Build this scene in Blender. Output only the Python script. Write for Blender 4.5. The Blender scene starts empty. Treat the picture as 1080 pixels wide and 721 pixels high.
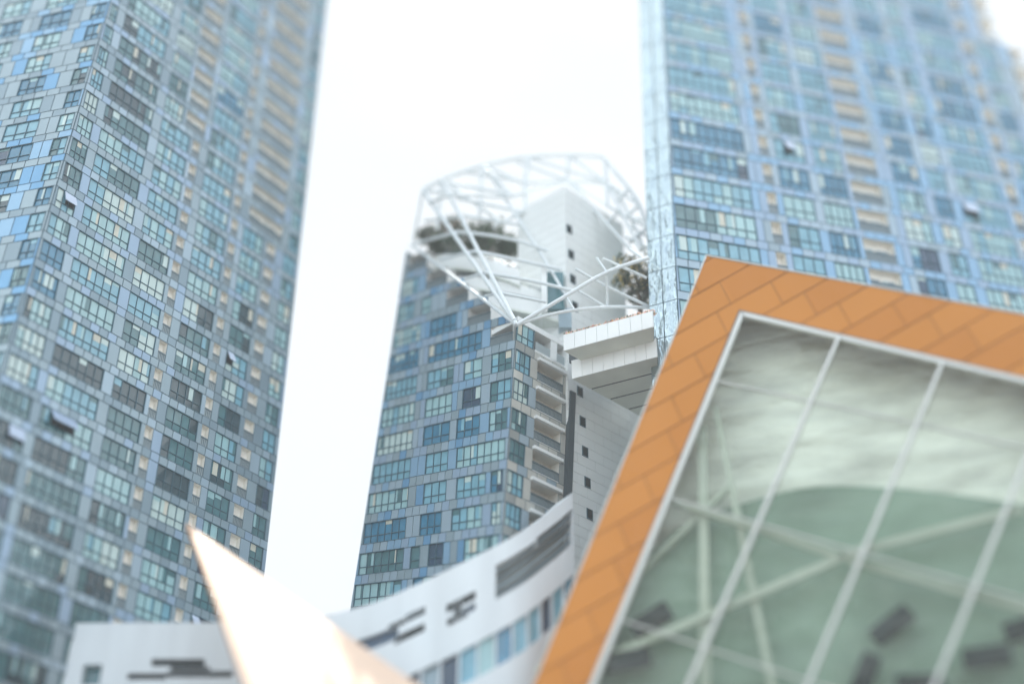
import bpy, bmesh, math, random
from mathutils import Vector, noise
rnd = random.Random(7)
S = bpy.context.scene
COL = S.collection
R_ = math.radians

# ------------------------------------------------------------------ camera
PITCH = R_(34.8); FPX = 1500.0; CX, CY = 540.0, 360.5
CAMPOS = Vector((0, 0, 1.6))
RT = Vector((1, 0, 0)); FW = Vector((0, math.cos(PITCH), math.sin(PITCH))); UP = Vector((0, -math.sin(PITCH), math.cos(PITCH)))
FOCUS = 127.5
cd = bpy.data.cameras.new('camera'); cam = bpy.data.objects.new('camera', cd); COL.objects.link(cam)
cam.location = CAMPOS; cam.rotation_euler = (math.pi/2 + PITCH, 0, 0)
cd.sensor_width = 36; cd.lens = 36*FPX/1080; cd.clip_start = .5; cd.clip_end = 20000
cd.dof.use_dof = True; cd.dof.focus_distance = FOCUS; cd.dof.aperture_fstop = .0112
S.camera = cam

# ------------------------------------------------------------------ sky + sun
SUN = Vector((.05, .33, .94)).normalized()
el = math.asin(SUN.z); az = math.atan2(SUN.x, SUN.y)
w = bpy.data.worlds.new('World'); S.world = w; w.use_nodes = True
nt = w.node_tree; N = nt.nodes; K = nt.links
N.clear()
def nd(N, t, **kw):
    n = N.new(t)
    for a, b in kw.items(): setattr(n, a, b)
    return n
out = nd(N, 'ShaderNodeOutputWorld'); bg = nd(N, 'ShaderNodeBackground'); bg.inputs[1].default_value = .13
sky = nd(N, 'ShaderNodeTexSky', sky_type='NISHITA', sun_disc=False, sun_elevation=el, sun_rotation=az, air_density=1.3, dust_density=3.5, ozone_density=1.0)
tc = nd(N, 'ShaderNodeTexCoord'); mp = nd(N, 'ShaderNodeMapping'); mp.inputs['Scale'].default_value = (1, 1, 2.2)
ns = nd(N, 'ShaderNodeTexNoise'); ns.inputs['Scale'].default_value = 2.2; ns.inputs['Detail'].default_value = 7; ns.inputs['Roughness'].default_value = .6; ns.inputs['Distortion'].default_value = .4
cr = nd(N, 'ShaderNodeValToRGB'); cr.color_ramp.elements[0].position = .45; cr.color_ramp.elements[1].position = .58
cr.color_ramp.elements[0].color = (0, 0, 0, 1); cr.color_ramp.elements[1].color = (1, 1, 1, 1)
mx = nd(N, 'ShaderNodeMixRGB'); mx.inputs[2].default_value = (5.6, 6.15, 6.6, 1)
K.new(tc.outputs['Generated'], mp.inputs[0]); K.new(mp.outputs[0], ns.inputs[0]); K.new(ns.outputs[0], cr.inputs[0])
sx = nd(N, 'ShaderNodeSeparateXYZ'); K.new(tc.outputs['Generated'], sx.inputs[0])
# the cloud layer is thin and even ahead, more broken up behind (with blue gaps), where unseen cloud is added brighter to fill shaded walls
back = nd(N, 'ShaderNodeMapRange'); back.inputs[1].default_value = .3; back.inputs[2].default_value = -.3; back.inputs[3].default_value = 0.; back.inputs[4].default_value = 1.
K.new(sx.outputs[1], back.inputs[0])
cm = nd(N, 'ShaderNodeMixRGB'); cm.inputs[1].default_value = (3.6, 3.85, 4.05, 1); cm.inputs[2].default_value = (8.6, 9.4, 9.8, 1); K.new(back.outputs[0], cm.inputs[0]); K.new(cm.outputs[0], mx.inputs[2])
mxa = nd(N, 'ShaderNodeMapRange'); mxa.inputs[3].default_value = .93; mxa.inputs[4].default_value = .3; K.new(back.outputs[0], mxa.inputs[0])
cl2 = nd(N, 'ShaderNodeMapRange'); K.new(cr.outputs[0], cl2.inputs[0]); K.new(mxa.outputs[0], cl2.inputs[3]); cl2.inputs[4].default_value = 1
K.new(cl2.outputs[0], mx.inputs[0]); K.new(sky.outputs[0], mx.inputs[1]); K.new(mx.outputs[0], bg.inputs[0]); K.new(bg.outputs[0], out.inputs[0])
sl = bpy.data.lights.new('sun', 'SUN'); sl.energy = 3.6; sl.angle = R_(.53); sl.color = (1, .95, .87)
so = bpy.data.objects.new('sun', sl); COL.objects.link(so)
so.rotation_euler = SUN.to_track_quat('Z', 'Y').to_euler(); so.location = (60, 0, 300)
S.view_settings.view_transform = 'Standard'; S.view_settings.look = 'None'; S.view_settings.gamma = 1
S.view_settings.exposure = .92
S.render.engine = 'CYCLES'; S.cycles.use_denoising = True
S.cycles.max_bounces = 8; S.cycles.transparent_max_bounces = 12; S.cycles.caustics_reflective = False; S.cycles.caustics_refractive = False
S.cycles.sample_clamp_indirect = 6

# ------------------------------------------------------------------ helpers
def ray(x, y): return RT*((x-CX)/FPX) - UP*((y-CY)/FPX) + FW
def at(x, y, Z): return CAMPOS + ray(x, y)*Z          # a point Z metres out along the view axis
def proj(p):
    d = p - CAMPOS; z = d.dot(FW)
    if z < 1: return None
    return CX + FPX*d.dot(RT)/z, CY - FPX*d.dot(UP)/z, z
def hit(x, y, p0, n):
    r = ray(x, y); return CAMPOS + r*((p0-CAMPOS).dot(n)/r.dot(n))

MATS = {}
def mat(name, col, rough=.5, metal=0., spec=.5, noise_amt=0., nscale=1., bump=0., bscale=1., stretch=(1, 1, 1), coat=0., ior=1.5, bdetail=3):
    m = bpy.data.materials.new(name); m.use_nodes = True; n = m.node_tree.nodes; k = m.node_tree.links
    b = n['Principled BSDF']
    b.inputs['Base Color'].default_value = (*col, 1); b.inputs['Roughness'].default_value = rough
    b.inputs['Metallic'].default_value = metal; b.inputs['Specular IOR Level'].default_value = spec; b.inputs['IOR'].default_value = ior
    b.inputs['Coat Weight'].default_value = coat; b.inputs['Coat Roughness'].default_value = .05
    if noise_amt or bump:
        t = n.new('ShaderNodeTexCoord'); mpn = n.new('ShaderNodeMapping'); mpn.inputs['Scale'].default_value = stretch
        k.new(t.outputs['Object'], mpn.inputs[0])
    if noise_amt:
        x = n.new('ShaderNodeTexNoise'); x.inputs['Scale'].default_value = nscale; x.inputs['Detail'].default_value = 6; k.new(mpn.outputs[0], x.inputs[0])
        mr = n.new('ShaderNodeMapRange'); mr.inputs[1].default_value = .25; mr.inputs[2].default_value = .75
        mr.inputs[3].default_value = 1-noise_amt; mr.inputs[4].default_value = 1+noise_amt; k.new(x.outputs[0], mr.inputs[0])
        mu = n.new('ShaderNodeVectorMath'); mu.operation = 'SCALE'; mu.inputs[0].default_value = col
        k.new(mr.outputs[0], mu.inputs['Scale']); k.new(mu.outputs[0], b.inputs['Base Color'])
    if bump:
        x = n.new('ShaderNodeTexNoise'); x.inputs['Scale'].default_value = bscale; x.inputs['Detail'].default_value = bdetail; k.new(mpn.outputs[0], x.inputs[0])
        bp = n.new('ShaderNodeBump'); bp.inputs['Strength'].default_value = 1; bp.inputs['Distance'].default_value = bump
        k.new(x.outputs[0], bp.inputs['Height']); k.new(bp.outputs[0], b.inputs['Normal'])
        if coat: k.new(bp.outputs[0], b.inputs['Coat Normal'])
    MATS[name] = m; return m
gl = dict(rough=.12, spec=.8, bump=.03, bscale=.5, ior=1.55)
mat('pane_curtain', (.34, .55, .57), noise_amt=.18, nscale=.9, stretch=(1, 1, .15), **gl)
mat('pane_pale', (.54, .67, .64), noise_amt=.15, nscale=.9, stretch=(1, 1, .15), **gl)
mat('pane_cyan', (.19, .42, .52), noise_amt=.2, nscale=.7, **gl)
mat('pane_teal', (.06, .17, .19), noise_amt=.3, nscale=.7, **gl)
mat('pane_dark', (.02, .055, .07), noise_amt=.3, nscale=.7, **gl)
mat('pane_blue', (.035, .20, .33), noise_amt=.3, nscale=.6, **gl)
mat('pane_deepblue', (.015, .055, .11), noise_amt=.3, nscale=.6, **gl)
mat('frame', (.03, .10, .14), rough=.4)
mat('joint', (.09, .15, .19), rough=.7)
mat('panel_grey', (.29, .375, .42), rough=.3, metal=.3, noise_amt=.07, nscale=.3)
mat('panel_slate', (.22, .30, .35), rough=.3, metal=.3, noise_amt=.08, nscale=.3)
mat('panel_light', (.35, .45, .52), rough=.3, metal=.3, noise_amt=.06, nscale=.3)
mat('panel_lilac', (.30, .41, .53), rough=.3, metal=.3, noise_amt=.06, nscale=.3)
mat('panel_blue', (.15, .34, .54), rough=.25, metal=.3, noise_amt=.08, nscale=.3)
mat('panel_skyblue', (.25, .42, .58), rough=.25, metal=.3, noise_amt=.06, nscale=.3)
mat('panel_warmgrey', (.48, .48, .44), rough=.5, noise_amt=.2, nscale=.35)
mat('panel_dimgrey', (.28, .30, .29), rough=.5, noise_amt=.2, nscale=.35)
mat('tan', (.88, .82, .74), rough=.8, noise_amt=.12, nscale=.8)
mat('cream', (.90, .87, .80), rough=.8, noise_amt=.1, nscale=.8)
mat('white_plaster', (.80, .80, .78), rough=.7, noise_amt=.06, nscale=.5)
mat('railing', (.16, .22, .25), rough=.35, metal=.4)
mat('rail_glass', (.36, .42, .44), rough=.2, spec=.8)
mat('steel', (.72, .77, .79), rough=.35, noise_amt=.07, nscale=2)
mat('white_clad', (.88, .90, .89), rough=.45, noise_amt=.05, nscale=.15)
mat('white_render', (.72, .77, .80), rough=.5, noise_amt=.09, nscale=.5, stretch=(1, 1, .12))
mat('white_joint', (.38, .41, .43), rough=.7)
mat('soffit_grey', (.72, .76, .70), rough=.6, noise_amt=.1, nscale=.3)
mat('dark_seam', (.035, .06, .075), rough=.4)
mat('dark_void', (.015, .025, .03), rough=.95, spec=.1)
mat('orange', (.54, .205, .034), rough=.42, metal=.3, spec=.2, noise_amt=.05, nscale=.12)
mat('orange_b', (.52, .193, .032), rough=.42, metal=.3, spec=.2, noise_amt=.05, nscale=.12)
mat('orange_c', (.56, .215, .037), rough=.4, metal=.3, spec=.2, noise_amt=.05, nscale=.12)
mat('orange_joint', (.20, .075, .02), rough=.8)
mat('orange_glare', (.82, .61, .47), rough=.75, metal=0, spec=.35, noise_amt=.03, nscale=.1)  # pale peach base paints the sun glare on the orange fin
mat('alu', (.66, .66, .62), rough=.35, metal=.3)
mat('leaf_dark', (.02, .07, .035), rough=.6)
mat('leaf_mid', (.045, .11, .03), rough=.6)
mat('leaf_ochre', (.32, .2, .07), rough=.6)
mat('petal_pink', (.95, .55, .50), rough=.7)
mat('petal_yellow', (.95, .72, .22), rough=.7)
mat('petal_peach', (.97, .76, .60), rough=.7)
mat('bark', (.10, .07, .05), rough=.9)
mat('reflection_swirl', (.88, .90, .82), rough=.8, noise_amt=.3, nscale=.3, stretch=(.5, 1, 1.6), bump=1.6, bscale=.2, bdetail=6)  # whitish streaks painted in place of swirling reflections in the glass
mat('interior_green', (.25, .35, .28), rough=.8, noise_amt=.3, nscale=.12, stretch=(.6, 1, 1.4))
mat('interior_beam', (.50, .55, .47), rough=.6)
mat('asphalt', (.13, .13, .13), rough=.9, noise_amt=.2, nscale=.05)
mat('wavy_mirror', (.44, .53, .56), rough=.08, metal=.85, bump=.9, bscale=.8, stretch=(1, 1, .22), bdetail=4, noise_amt=.12, nscale=.8)

class MB:
    def __init__(s): s.v = []; s.f = []; s.m = []; s.names = []
    def mi(s, n):
        if n not in s.names: s.names.append(n)
        return s.names.index(n)
    def poly(s, pts, m):
        b = len(s.v); s.v += [tuple(p) for p in pts]; s.f.append(tuple(range(b, b+len(pts)))); s.m.append(s.mi(m))
    def prism(s, pts, off, m, cap=True, side=None):
        """pts = front polygon, off = vector to the back polygon"""
        q = [Vector(p)+off for p in pts]; n = len(pts)
        s.poly(pts, m)
        if cap: s.poly(q[::-1], side or m)
        for i in range(n):
            j = (i+1) % n
            s.poly([pts[j], pts[i], q[i], q[j]], side or m)
    def tube(s, a, b, r, m, seg=8, r2=None):
        a = Vector(a); b = Vector(b); d = (b-a).normalized(); r2 = r if r2 is None else r2
        u = d.cross(Vector((0, 0, 1)) if abs(d.z) < .9 else Vector((1, 0, 0))).normalized(); w_ = d.cross(u)
        A = [a+(u*math.cos(t)+w_*math.sin(t))*r for t in [2*math.pi*i/seg for i in range(seg)]]
        B = [b+(u*math.cos(t)+w_*math.sin(t))*r2 for t in [2*math.pi*i/seg for i in range(seg)]]
        for i in range(seg):
            j = (i+1) % seg; s.poly([A[i], A[j], B[j], B[i]], m)
        s.poly(A[::-1], m); s.poly(B, m)
    def build(s, name, parent=None, smooth=False, loc=None):
        me = bpy.data.meshes.new(name)
        o = Vector(loc) if loc is not None else (Vector(s.v[0]) if s.v else Vector())
        base = parent.matrix_world.translation if parent else Vector()
        me.from_pydata([tuple(Vector(v)-o) for v in s.v], [], s.f)
        for n in s.names: me.materials.append(MATS[n])
        me.polygons.foreach_set('material_index', s.m)
        if smooth: me.polygons.foreach_set('use_smooth', [True]*len(s.f))
        ob = bpy.data.objects.new(name, me); COL.objects.link(ob)
        ob.location = o - base
        if parent: ob.parent = parent
        ob.matrix_world = ob.matrix_world.Translation(o)
        if parent:
            ob.location = o - base
        return ob
def tag(o, label=None, cat=None, group=None, kind=None):
    if label: o['label'] = label
    if cat: o['category'] = cat
    if group: o['group'] = group
    if kind: o['kind'] = kind
    return o
def thing(name, loc, label, cat, group=None):
    o = bpy.data.objects.new(name, None); COL.objects.link(o); o.location = loc
    o.matrix_world = o.matrix_world.Translation(Vector(loc)); o.empty_display_size = 2
    return tag(o, label, cat, group)

class Face:
    """a leaning facade: u metres along D2, v floors along D1, d metres outwards along n"""
    def __init__(s, O, D1, D2, h, flip=False):
        s.O = Vector(O); s.D1 = Vector(D1)*h; s.D2 = Vector(D2); s.h = s.D1.length
        s.n = s.D2.cross(s.D1).normalized()
        if s.n.dot(s.O-CAMPOS) > 0: s.n.negate()
        if flip: s.n.negate()
    def p(s, u, v, d=0.): return s.O + s.D2*u + s.D1*v + s.n*d
    def rect(s, mb, u0, u1, v0, v1, d, m): mb.poly([s.p(u0, v0, d), s.p(u1, v0, d), s.p(u1, v1, d), s.p(u0, v1, d)], m)
    def box(s, mb, u0, u1, v0, v1, d0, d1, m, back=False):
        mb.prism([s.p(u0, v0, d1), s.p(u1, v0, d1), s.p(u1, v1, d1), s.p(u0, v1, d1)], s.n*(d0-d1), m, cap=back)
    def panels(s, mb, u0, u1, v0, v1, mats, w=1.15, rows=1, u0b=None, u1b=None):
        """cladding field: dark backing and separate panels 5 cm proud; u0b/u1b = slanted ends at v1"""
        u0b = u0 if u0b is None else u0b; u1b = u1 if u1b is None else u1b
        if u1-u0 < .06: return
        mb.poly([s.p(u0, v0), s.p(u1, v0), s.p(u1b, v1), s.p(u0b, v1)], 'joint')
        n = max(1, round((u1-u0)/w)); g = .045; gv = .045/s.h
        for r in range(rows):
            a = v0+(v1-v0)*r/rows; b = v0+(v1-v0)*(r+1)/rows
            fa = (a-v0)/(v1-v0); fb = (b-v0)/(v1-v0)
            La, Ra = u0+(u0b-u0)*fa, u1+(u1b-u1)*fa; Lb, Rb = u0+(u0b-u0)*fb, u1+(u1b-u1)*fb
            for i in range(n):
                x0, x1 = La+(Ra-La)*i/n+g, La+(Ra-La)*(i+1)/n-g; y0, y1 = Lb+(Rb-Lb)*i/n+g, Lb+(Rb-Lb)*(i+1)/n-g
                m = mats(rnd) if callable(mats) else mats
                mb.prism([s.p(x0, a+gv, .05), s.p(x1, a+gv, .05), s.p(y1, b-gv, .05), s.p(y0, b-gv, .05)], s.n*-.05, m, cap=False)

def view_area(f, u0, u1, v0, v1):
    q = [proj(f.p(a, b)) for a, b in ((u0, v0), (u1, v0), (u1, v1), (u0, v1))]
    if any(x is None for x in q): return 0
    if max(x[0] for x in q) < 0 or min(x[0] for x in q) > 1080 or max(x[1] for x in q) < 0 or min(x[1] for x in q) > 721: return 0
    return abs(sum(q[i][0]*q[(i+1) % 4][1]-q[(i+1) % 4][0]*q[i][1] for i in range(4)))/2

def window(f, u0, u1, v0, v1, tone, np_=None, split=.36, bar=.055, sash=None):
    """returns (pane mesh, frame mesh)"""
    P = MB(); F = MB(); n = np_ or max(1, round((u1-u0)/.9)); vs = v0+(v1-v0)*split; g = bar/f.h
    for i in range(n):
        a = u0+(u1-u0)*i/n; b = u0+(u1-u0)*(i+1)/n
        t = tone(i, n)
        for (c, d) in ((v0, vs), (vs, v1)):
            k = rnd.uniform(-.012, .012); k2 = rnd.uniform(-.012, .012)
            if c == vs and rnd.random() < .4:       # a curtain or blind drawn part of the way
                ww_ = rnd.uniform(.2, .7)*(b-a); ct = rnd.choice(['pane_pale', 'pane_curtain', 'pane_teal', 'pane_cyan', 'blind'])
                if rnd.random() < .6:
                    xa_ = a+.04 if rnd.random() < .5 else b-.04-ww_; f.rect(P, xa_, xa_+ww_, c, d, -.033, ct)
                else: f.rect(P, a+.03, b-.03, d-(d-c)*rnd.uniform(.2, .6), d, -.033, ct)
            P.poly([f.p(a, c, -.05+k), f.p(b, c, -.05-k), f.p(b, d, -.05-k2), f.p(a, d, -.05+k2)], t if rnd.random() > .06 else tone(i+1, n))
        if i: f.box(F, a-bar*.5, a+bar*.5, v0, v1, -.06, .03, 'frame')
    f.box(F, u0, u1, vs-g*.5, vs+g*.5, -.06, .025, 'frame')
    for q in ((u0-.02, u1+.02, v0-g, v0+g*.3), (u0-.02, u1+.02, v1-g*.3, v1+g)): f.box(F, *q, -.07, .075, 'frame')
    for q in ((u0-bar, u0+bar*.4, v0, v1), (u1-bar*.4, u1+bar, v0, v1)): f.box(F, *q, -.07, .07, 'frame')
    if sash:            # a top-hung sash pushed open at its foot
        i, w_, tilt = sash; a = u0+(u1-u0)*i/n+.04; b = min(u1, u0+(u1-u0)*(i+w_)/n)-.04
        top = v1-.02; bot = vs
        P.prism([f.p(a, bot+.06, tilt), f.p(b, bot+.06, tilt), f.p(b, top, .1), f.p(a, top, .1)], f.n*-.05, 'pane_sash')
        f.rect(P, a, b, vs, top, -.04, 'dark_void')
    return P, F
mat('blind', (.62, .60, .50), rough=.3, noise_amt=.1, nscale=2)
mat('pane_sash', (.42, .52, .68), rough=.1, spec=.9, ior=1.6)

def balcony(f, u0, u1, v0, v1, depth=1.1, wall='cream', door='tan', rail_h=.42, white=False):
    """a recess with side walls, a back wall with a door, and a railing"""
    B = MB(); D = MB(); Rr = MB()
    B.poly([f.p(u0, v0, -depth), f.p(u1, v0, -depth), f.p(u1, v1, -depth), f.p(u0, v1, -depth)], wall)
    B.poly([f.p(u0, v0, .0), f.p(u0, v0, -depth), f.p(u0, v1, -depth), f.p(u0, v1, .0)], wall)
    B.poly([f.p(u1, v0, .0), f.p(u1, v0, -depth), f.p(u1, v1, -depth), f.p(u1, v1, .0)], wall)
    B.poly([f.p(u0, v1, .0), f.p(u1, v1, .0), f.p(u1, v1, -depth), f.p(u0, v1, -depth)], wall)
    B.poly([f.p(u0, v0, .0), f.p(u1, v0, .0), f.p(u1, v0, -depth), f.p(u0, v0, -depth)], 'panel_grey')
    w_ = u1-u0; h_ = v1-v0
    if w_ > 2:
        for (a, b) in ((.08, .42), (.52, .9)): 
            f.box(D, u0+w_*a, u0+w_*b, v0+.02, v0+h_*.74, -depth, -depth+.06, 'railing')
            for j in range(2):
                x = u0+w_*(a+(b-a)*(j*.5+.04)); f.rect(D, x, x+w_*(b-a)*.42, v0+.05, v0+h_*.70, -depth+.09, rnd.choice(['pane_curtain', 'pane_pale', 'pane_teal', 'pane_dark']))
    else:
        f.box(D, u0+w_*.25, u0+w_*.8, v0+.02, v0+h_*.8, -depth, -depth+.06, 'tan')
    hr = v0+h_*rail_h
    f.box(Rr, u0-.03, u1+.03, hr-.018, hr+.018, -.08, .04, 'railing', True)
    f.box(Rr, u0-.03, u1+.03, v0-.02, v0+.025, -.08, .05, 'railing', True)
    n = max(3, int(w_/.16))
    for i in range(n+1):
        x = u0+w_*i/n; f.box(Rr, x-.025, x+.025, v0, hr, -.04, .01, 'railing')
    f.rect(Rr, u0, u1, v0+.02, hr, -.05, 'rail_glass')
    return B, D, Rr

def commit_parts(root, items, pname, subs, limit=100):
    """items: (area, [meshes]); the largest `limit` become parts of their own, the rest one stuff part"""
    items.sort(key=lambda t: -t[0])
    for ar, ms in items[:limit]:
        o = ms[0].build(pname, root)
        for m, sn in zip(ms[1:], subs):
            if m.f: m.build(sn, o)
    rest = items[limit:]
    if rest:
        big = MB()
        for ar, ms in rest:
            for m in ms:
                for fc, mi in zip(m.f, m.m): big.poly([m.v[i] for i in fc], m.names[mi])
        tag(big.build(pname, root), kind='stuff')

def pick(*ws):
    names = [a for a, b in ws]; wt = [b for a, b in ws]
    return lambda r=rnd: r.choices(names, wt)[0]

# ------------------------------------------------------------------ haze
hz = MB(); X0, X1, Y0, Y1, Z0, Z1 = -150, 150, -60, 330, -1.5, 240
c_ = [(X0, Y0), (X1, Y0), (X1, Y1), (X0, Y1)]
hz.poly([(x, y, Z0) for x, y in c_][::-1], 'leaf_mid'); hz.poly([(x, y, Z1) for x, y in c_], 'leaf_mid')
for i in range(4):
    (xa, ya), (xb, yb) = c_[i], c_[(i+1) % 4]; hz.poly([(xa, ya, Z0), (xb, yb, Z0), (xb, yb, Z1), (xa, ya, Z1)], 'leaf_mid')
hm = bpy.data.materials.new('haze_air'); hm.use_nodes = True; hn = hm.node_tree.nodes; hn.remove(hn['Principled BSDF'])
pv = hn.new('ShaderNodeVolumePrincipled'); pv.inputs['Color'].default_value = (.93, .97, 1, 1); pv.inputs['Density'].default_value = .00042; pv.inputs['Anisotropy'].default_value = .2
hm.node_tree.links.new(pv.outputs[0], hn['Material Output'].inputs['Volume'])
ho = hz.build('haze'); ho.data.materials.clear(); ho.data.materials.append(hm); tag(ho, 'pale thin haze filling the air between the towers', 'haze', kind='stuff')
S.cycles.volume_bounces = 1

# ------------------------------------------------------------------ ground
g = MB(); g.poly([(-4000, -3000, 0), (4000, -3000, 0), (4000, 5000, 0), (-4000, 5000, 0)], 'asphalt')
tag(g.build('ground'), kind='structure')

def body_block(root, base_pts, D1, v0, v1, m='panel_grey', name='wall', drop=False):
    """closed core of a tower: polygon base_pts(v) swept between two floor levels"""
    b = MB(); B = base_pts(v1); A = [Vector((p.x, p.y, -.3)) for p in B] if drop else base_pts(v0); n = len(A)
    for i in range(n): b.poly([A[i], A[(i+1) % n], B[(i+1) % n], B[i]], m)
    b.poly(B, m); b.poly(A[::-1], m)
    return b.build(name, root)
def ground_v(f, u):       # the level at which the facade meets the ground
    return -(f.p(u, 0).z)/f.D1.z

SPLIT0, SPLIT1 = -.5, .21
def tone_group(kind):
    if kind == 'light': c = pick(('pane_curtain', 5), ('pane_pale', 2), ('pane_cyan', 3))
    elif kind == 'dark': c = pick(('pane_teal', 4), ('pane_dark', 2))
    elif kind == 'blue': c = pick(('pane_blue', 5), ('pane_deepblue', 1))
    elif kind == 'cyan': c = pick(('pane_cyan', 4), ('pane_curtain', 2), ('pane_teal', 1))
    elif kind == 'void': c = pick(('pane_deepblue', 3), ('pane_dark', 2))
    else: c = pick(('pane_curtain', 3), ('pane_pale', 3), ('pane_teal', 2), ('pane_cyan', 1), ('pane_dark', 1))
    a = c(); b = c(); cut = rnd.random()
    def t(i, n):
        if rnd.random() < .12: return c()
        return a if (i+.5)/n < cut else b
    return t
def kinds(ws): return tone_group(pick(*ws)())

# ================================================================== LEFT TOWER
VPL1 = ray(565, -2000).normalized(); VPL2 = ray(2000, 1430).normalized()
FL = Face(at(171, 365.8, 128.0), VPL1, VPL2, 2.926)
LT = thing('residential_tower', (-62, 110, 0), 'tall blue grey glass apartment tower on the left, its corner turned to the viewer', 'tower', 'apartment towers')
def lcorner(v): return -14.06+.148*v
wall = MB(); wins = []; bals = []
pl = pick(('panel_grey', 6), ('panel_light', 2), ('panel_lilac', 3), ('panel_slate', 4))
V0, V1 = -13, 25
groups = [(-10.5, -5.45), (-4.3, -.85), (1.55, 5.1), (7.25, 9.8), (12.8, 14.35)]
for k in range(V0, V1):
    a, b = k+SPLIT0, k+SPLIT1
    off = 0
    ops = []
    c0 = lcorner(a); c1 = lcorner(b)
    bw = -11.45
    ops.append(('win', lcorner((a+b)/2)+.28, bw, 3 if bw-c0 < 2.7 else 4))
    ga = list(groups)
    for gi, (u0, u1) in enumerate(ga):
        if k >= 9 and gi == 1: u1 = -2.1
        if k >= 7 and gi == 3: u1 = 7.1; u0 = 6.9; continue
        if k >= 7 and gi == 4: u0, u1 = 13.25, 14.45
        ops.append(('win', u0, u1, {0: 6, 1: 4, 2: 4, 3: 3, 4: 2}[gi]))
    ops.append(('bal', -1.6, .8) if k >= 9 else ('bal', -.35, .5))
    ops.append(('bal', 5.65, 6.45))
    ops.append(('bal', 7.7, 12.2) if k >= 7 else ('bal', 10.45, 11.6))
    ops.sort(key=lambda t: t[1])
    right = 14.85
    # spandrel strip above the openings
    FL.panels(wall, lcorner(b), right, b, k+1+SPLIT0, pl, u0b=lcorner(k+1+SPLIT0), w=.95)
    x = None
    for o in ops:
        if x is None: FL.panels(wall, c0, o[1], a, b, pl, u0b=c1, u1b=o[1])
        else: FL.panels(wall, x, o[1], a, b, pl)
        x = o[2]
        ar = view_area(FL, o[1], o[2], a, b)
        if o[0] == 'win':
            if k > 3: ks = [('light', 3), ('cyan', 5), ('dark', 1.2), ('mix', 1)] if o[1] < 0 else [('cyan', 6), ('light', 4), ('blue', .8)]
            elif k > -3: ks = [('light', 3), ('mix', 4), ('dark', 1.2), ('blue', .7), ('cyan', 1)]
            else: ks = [('mix', 2), ('dark', 6), ('void', 1.6), ('light', .3)]  # low floors get mostly dark panes: scarcer skylight put into their tone
            sash = None
            if rnd.random() < .07 and o[3] >= 3 and k < 5: sash = (rnd.randrange(0, o[3]-1), rnd.choice([1, 2]), rnd.uniform(.35, .7))
            if k == -4 and o[1] == -10.5: sash = (1, 3, .8)
            wins.append((ar, window(FL, o[1], o[2], a, b, kinds(ks), o[3], sash=sash)))
        else:
            bals.append((ar, balcony(FL, o[1], o[2], a, b, depth=.5)))
    FL.panels(wall, x, right, a, b, pl)
# left side face, turned away to the left
DLs = Vector((-.968, .25, 0)).normalized()
FLs = Face(FL.p(lcorner(0), 0), FL.D1+FL.D2*.148, DLs, 1.0)
pls = pick(('panel_grey', 5), ('panel_blue', 2.5), ('panel_slate', 4), ('panel_skyblue', 2))
for k in range(V0, V1):
    a, b = k+SPLIT0, k+SPLIT1
    FLs.panels(wall, 0, 17, b, k+1+SPLIT0, pls, w=1.3)
    x = 0
    for u0, u1, n in ((.25, 1.7, 2), (4.2, 7.2, 3), (9.5, 12.0, 3), (13.5, 16.0, 3)):
        u0 += .5*math.sin(k*.9)*(u0 > 1); FLs.panels(wall, x, u0, a, b, pls, w=1.3); x = u1
        wins.append((view_area(FLs, u0, u1, a, b), window(FLs, u0, u1, a, b, kinds([('blue', 5), ('cyan', 2.5), ('dark', 1), ('light', 1)]), n)))
    FLs.panels(wall, x, 17, a, b, pls, w=1.3)
wall.build('wall', LT)
commit_parts(LT, wins, 'window', ['frame'])
commit_parts(LT, bals, 'balcony', ['door', 'railing'])
gv = ground_v(FL, 0)-.5
def lbase(v):
    i = -1.3
    return [FL.p(lcorner(v)+.2, v, i), FL.p(14.8, v, i), FL.p(14.8, v, -24), FLs.p(17, v, -20), FLs.p(17, v, i*.3)]
body_block(LT, lbase, None, V0+SPLIT0, V1+SPLIT0, name='core_wall')
def lb2(v): return [FL.p(lcorner(v), v, .06), FL.p(14.85, v, .06), FL.p(14.8, v, -24), FLs.p(17, v, -20), FLs.p(17, v, .06)]
body_block(LT, lb2, None, gv, V0+SPLIT0, name='base_wall', drop=True)
body_block(LT, lb2, None, V1+SPLIT0, V1+SPLIT0+.4, m='panel_light', name='roof')

# ================================================================== RIGHT TOWER
RSC = 1.055; RH = 3.3*130/112.*RSC
FR = Face(at(813, 211, 134.76*RSC), ray(535, -1550).normalized(), ray(5600, 1100).normalized(), RH)
RTW = thing('residential_tower', (25, 100, 0), 'blue glass apartment tower on the right, rising behind the orange slanted building', 'tower', 'apartment towers')
wall = MB(); wins = []; bals = []
pr = pick(('panel_light', 5), ('panel_skyblue', 6), ('panel_lilac', 6), ('panel_grey', 1))
RA, RB = -.47, .27
RV0, RV1 = -8, 12
def rleft(v): return -10.8+.16*v
rgroups = [('win', None, -2.2, 8), ('bal', -.4, .65), ('win', 1.4, 4.85, 3), ('win', 6.0, 9.2, 4), ('bal', 9.8, 13.4), ('win', 15.3, 18.5, 3), ('win', 19.8, 21.9, 2), ('win', 23.3, 28.7, 6), ('bal', 29.6, 31.0), ('win', 31.9, 34.2, 3)]
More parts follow.
